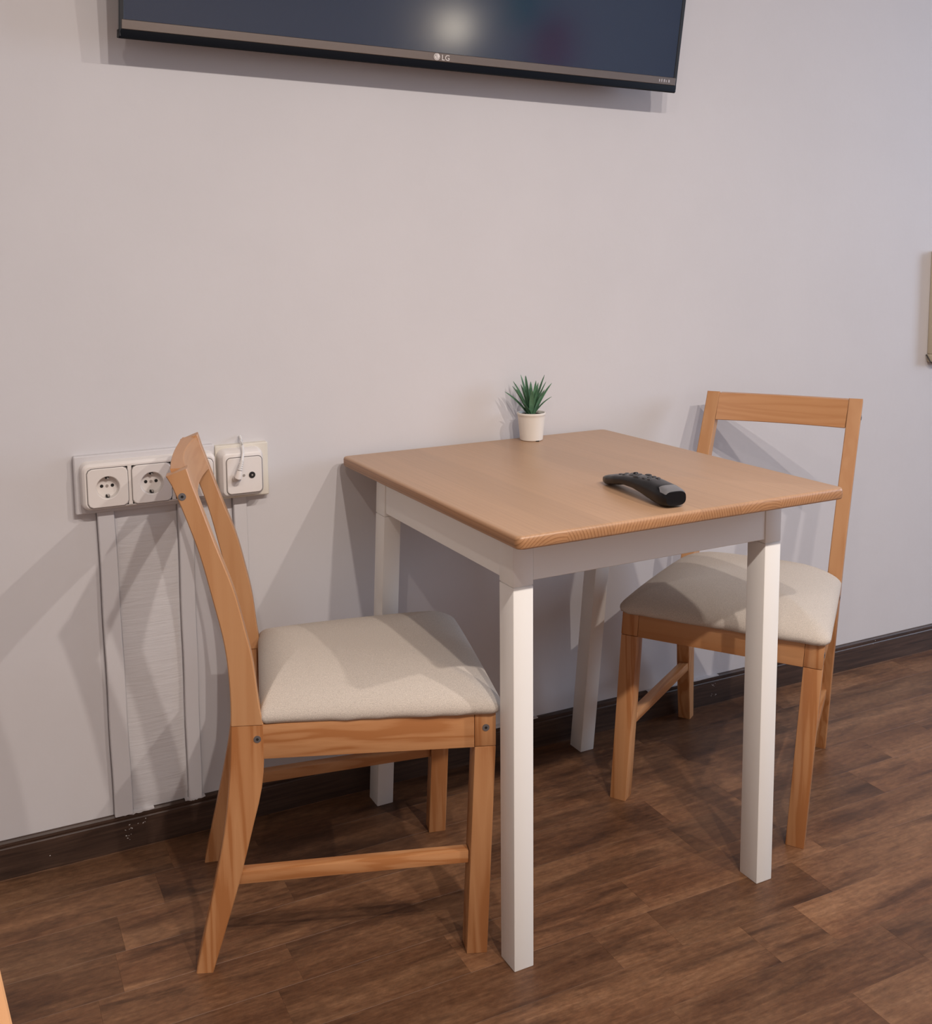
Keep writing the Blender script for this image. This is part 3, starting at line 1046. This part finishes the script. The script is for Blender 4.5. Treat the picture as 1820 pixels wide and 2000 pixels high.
# silver grey lens strip across the near end
bm = bmesh.new()
rings = []
for u, dz in ((.885, .0006), (.93, .0009), (.975, .0009), (.992, .0004)):
    zt_, zb_, w_ = lin(TOPZ, u), lin(BOTZ, u), lin(WID, u)
    zc, hh = (zt_ + zb_) / 2, (zt_ - zb_) / 2
    wv = .92 if u > .9 else .72
    top, bot = [], []
    for i in range(13):
        yy = -w_ * wv + 2 * w_ * wv * i / 12
        c_ = abs(yy / w_) ** (1 / .62)
        s_ = math.sqrt(max(0, 1 - c_ * c_))
        z_ = zc + hh * s_ ** .62
        top.append((u * RL, yy, z_ + dz))
        bot.append((u * RL, yy, z_ - .001))
    rings.append(top + bot[::-1])
obj('lens_strip', loft(rings, bm), mat('grey_lens', (0.22, 0.215, 0.22), 0.3, 0.4), rc, 50)

# ------------------------------------------------------------------ framed board at the right edge
fr = thing('wall_frame', 'cream edge of a framed board on the wall at the right border of the photo', 'frame', (1.712, 0, .822))
bm = bmesh.new()
box(0, .42, -.030, 0, 0, .022, .003, 2, bm)
box(0, .022, -.030, 0, .022, .30, .003, 2, bm)
box(.398, .42, -.030, 0, .022, .30, .003, 2, bm)
box(.022, .398, -.030, 0, .278, .30, .003, 2, bm)
obj('frame', bm, mat('cream_wood', (0.58, 0.51, 0.38), 0.5), fr)
obj('panel', box(.02, .40, -.012, -.001, .02, .28), mat('cream_panel', (0.6, 0.55, 0.45), 0.6), fr)
obj('hook', tube([(-.004, -.002, .020), (-.006, -.010, .012), (-.005, -.016, .002), (.002, -.018, -.003), (.02, -.018, -.004), (.05, -.018, -.004)], .0018, 8), mat('dark_wire', (0.08, 0.07, 0.07), 0.5, 0.5), fr)

# ------------------------------------------------------------------ stand-ins added on the opposite wall to give the screen blurred reflections
wl = thing('standin_lamp', 'round frosted lamp added out of view to put a warm glow in the television screen', 'lamp', (2.2, Y0, 1.50))
M_GLOW = mat('lit_frosted_glass', (0.9, 0.85, 0.75), 0.5)
M_GLOW.node_tree.nodes['Principled BSDF'].inputs['Emission Color'].default_value = (1.0, 0.88, 0.72, 1)
M_GLOW.node_tree.nodes['Principled BSDF'].inputs['Emission Strength'].default_value = 11.0
rings = []
for k in range(1, 14):
    a_ = PI * k / 14
    rings.append([(.085 * math.sin(a_) * math.cos(2 * PI * i / 24), .13 + .085 * math.sin(a_) * math.sin(2 * PI * i / 24), .085 * math.cos(a_)) for i in range(24)])
obj('lamp_shade', loft(rings), M_GLOW, wl, 60)
obj('wall_plate', cyl((0, 0.0005, 0), (0, 1, 0), .05, .018, 24), M_METAL, wl)
obj('arm', tube([(0, .015, 0), (0, .05, -.02), (0, .09, -.05), (0, .13, -.08)], .008, 10), M_METAL, wl)
def standin(name, label, x, z0, z1, w_, col):  # hanging cloth shape, added out of view to colour the screen's reflection
    t_ = thing(name, label, 'standin', (x, Y0, z1))
    R_ = []
    for q in range(25):
        u_ = q / 24
        R_.append(((u_ - .5) * w_, .045 + .015 * math.sin(u_ * 17)))
    sec = R_ + [(px_, py_ - .006) for px_, py_ in R_[::-1]]
    obj('cloth', loft([[(px_ * (.55 + .45 * f_), py_, -f_ * (z1 - z0)) for px_, py_ in sec] for f_ in (0, .15, .4, 1.0)]), mat(name + '_cotton', col, 0.9), t_, 60)
    obj('wall_hook', tube([(0, .0005, -.005), (0, .03, -.012), (0, .06, -.015), (0, .068, .005)], .006, 8), M_METAL, t_)
standin('teal_standin', 'teal towel added out of view to put a green smudge in the television screen', 2.72, 1.55, 2.15, .22, (0.04, 0.50, 0.46))
standin('red_standin', 'dark red towel added out of view to put a red smudge in the television screen', 2.98, 1.30, 1.62, .30, (0.70, 0.05, 0.10))
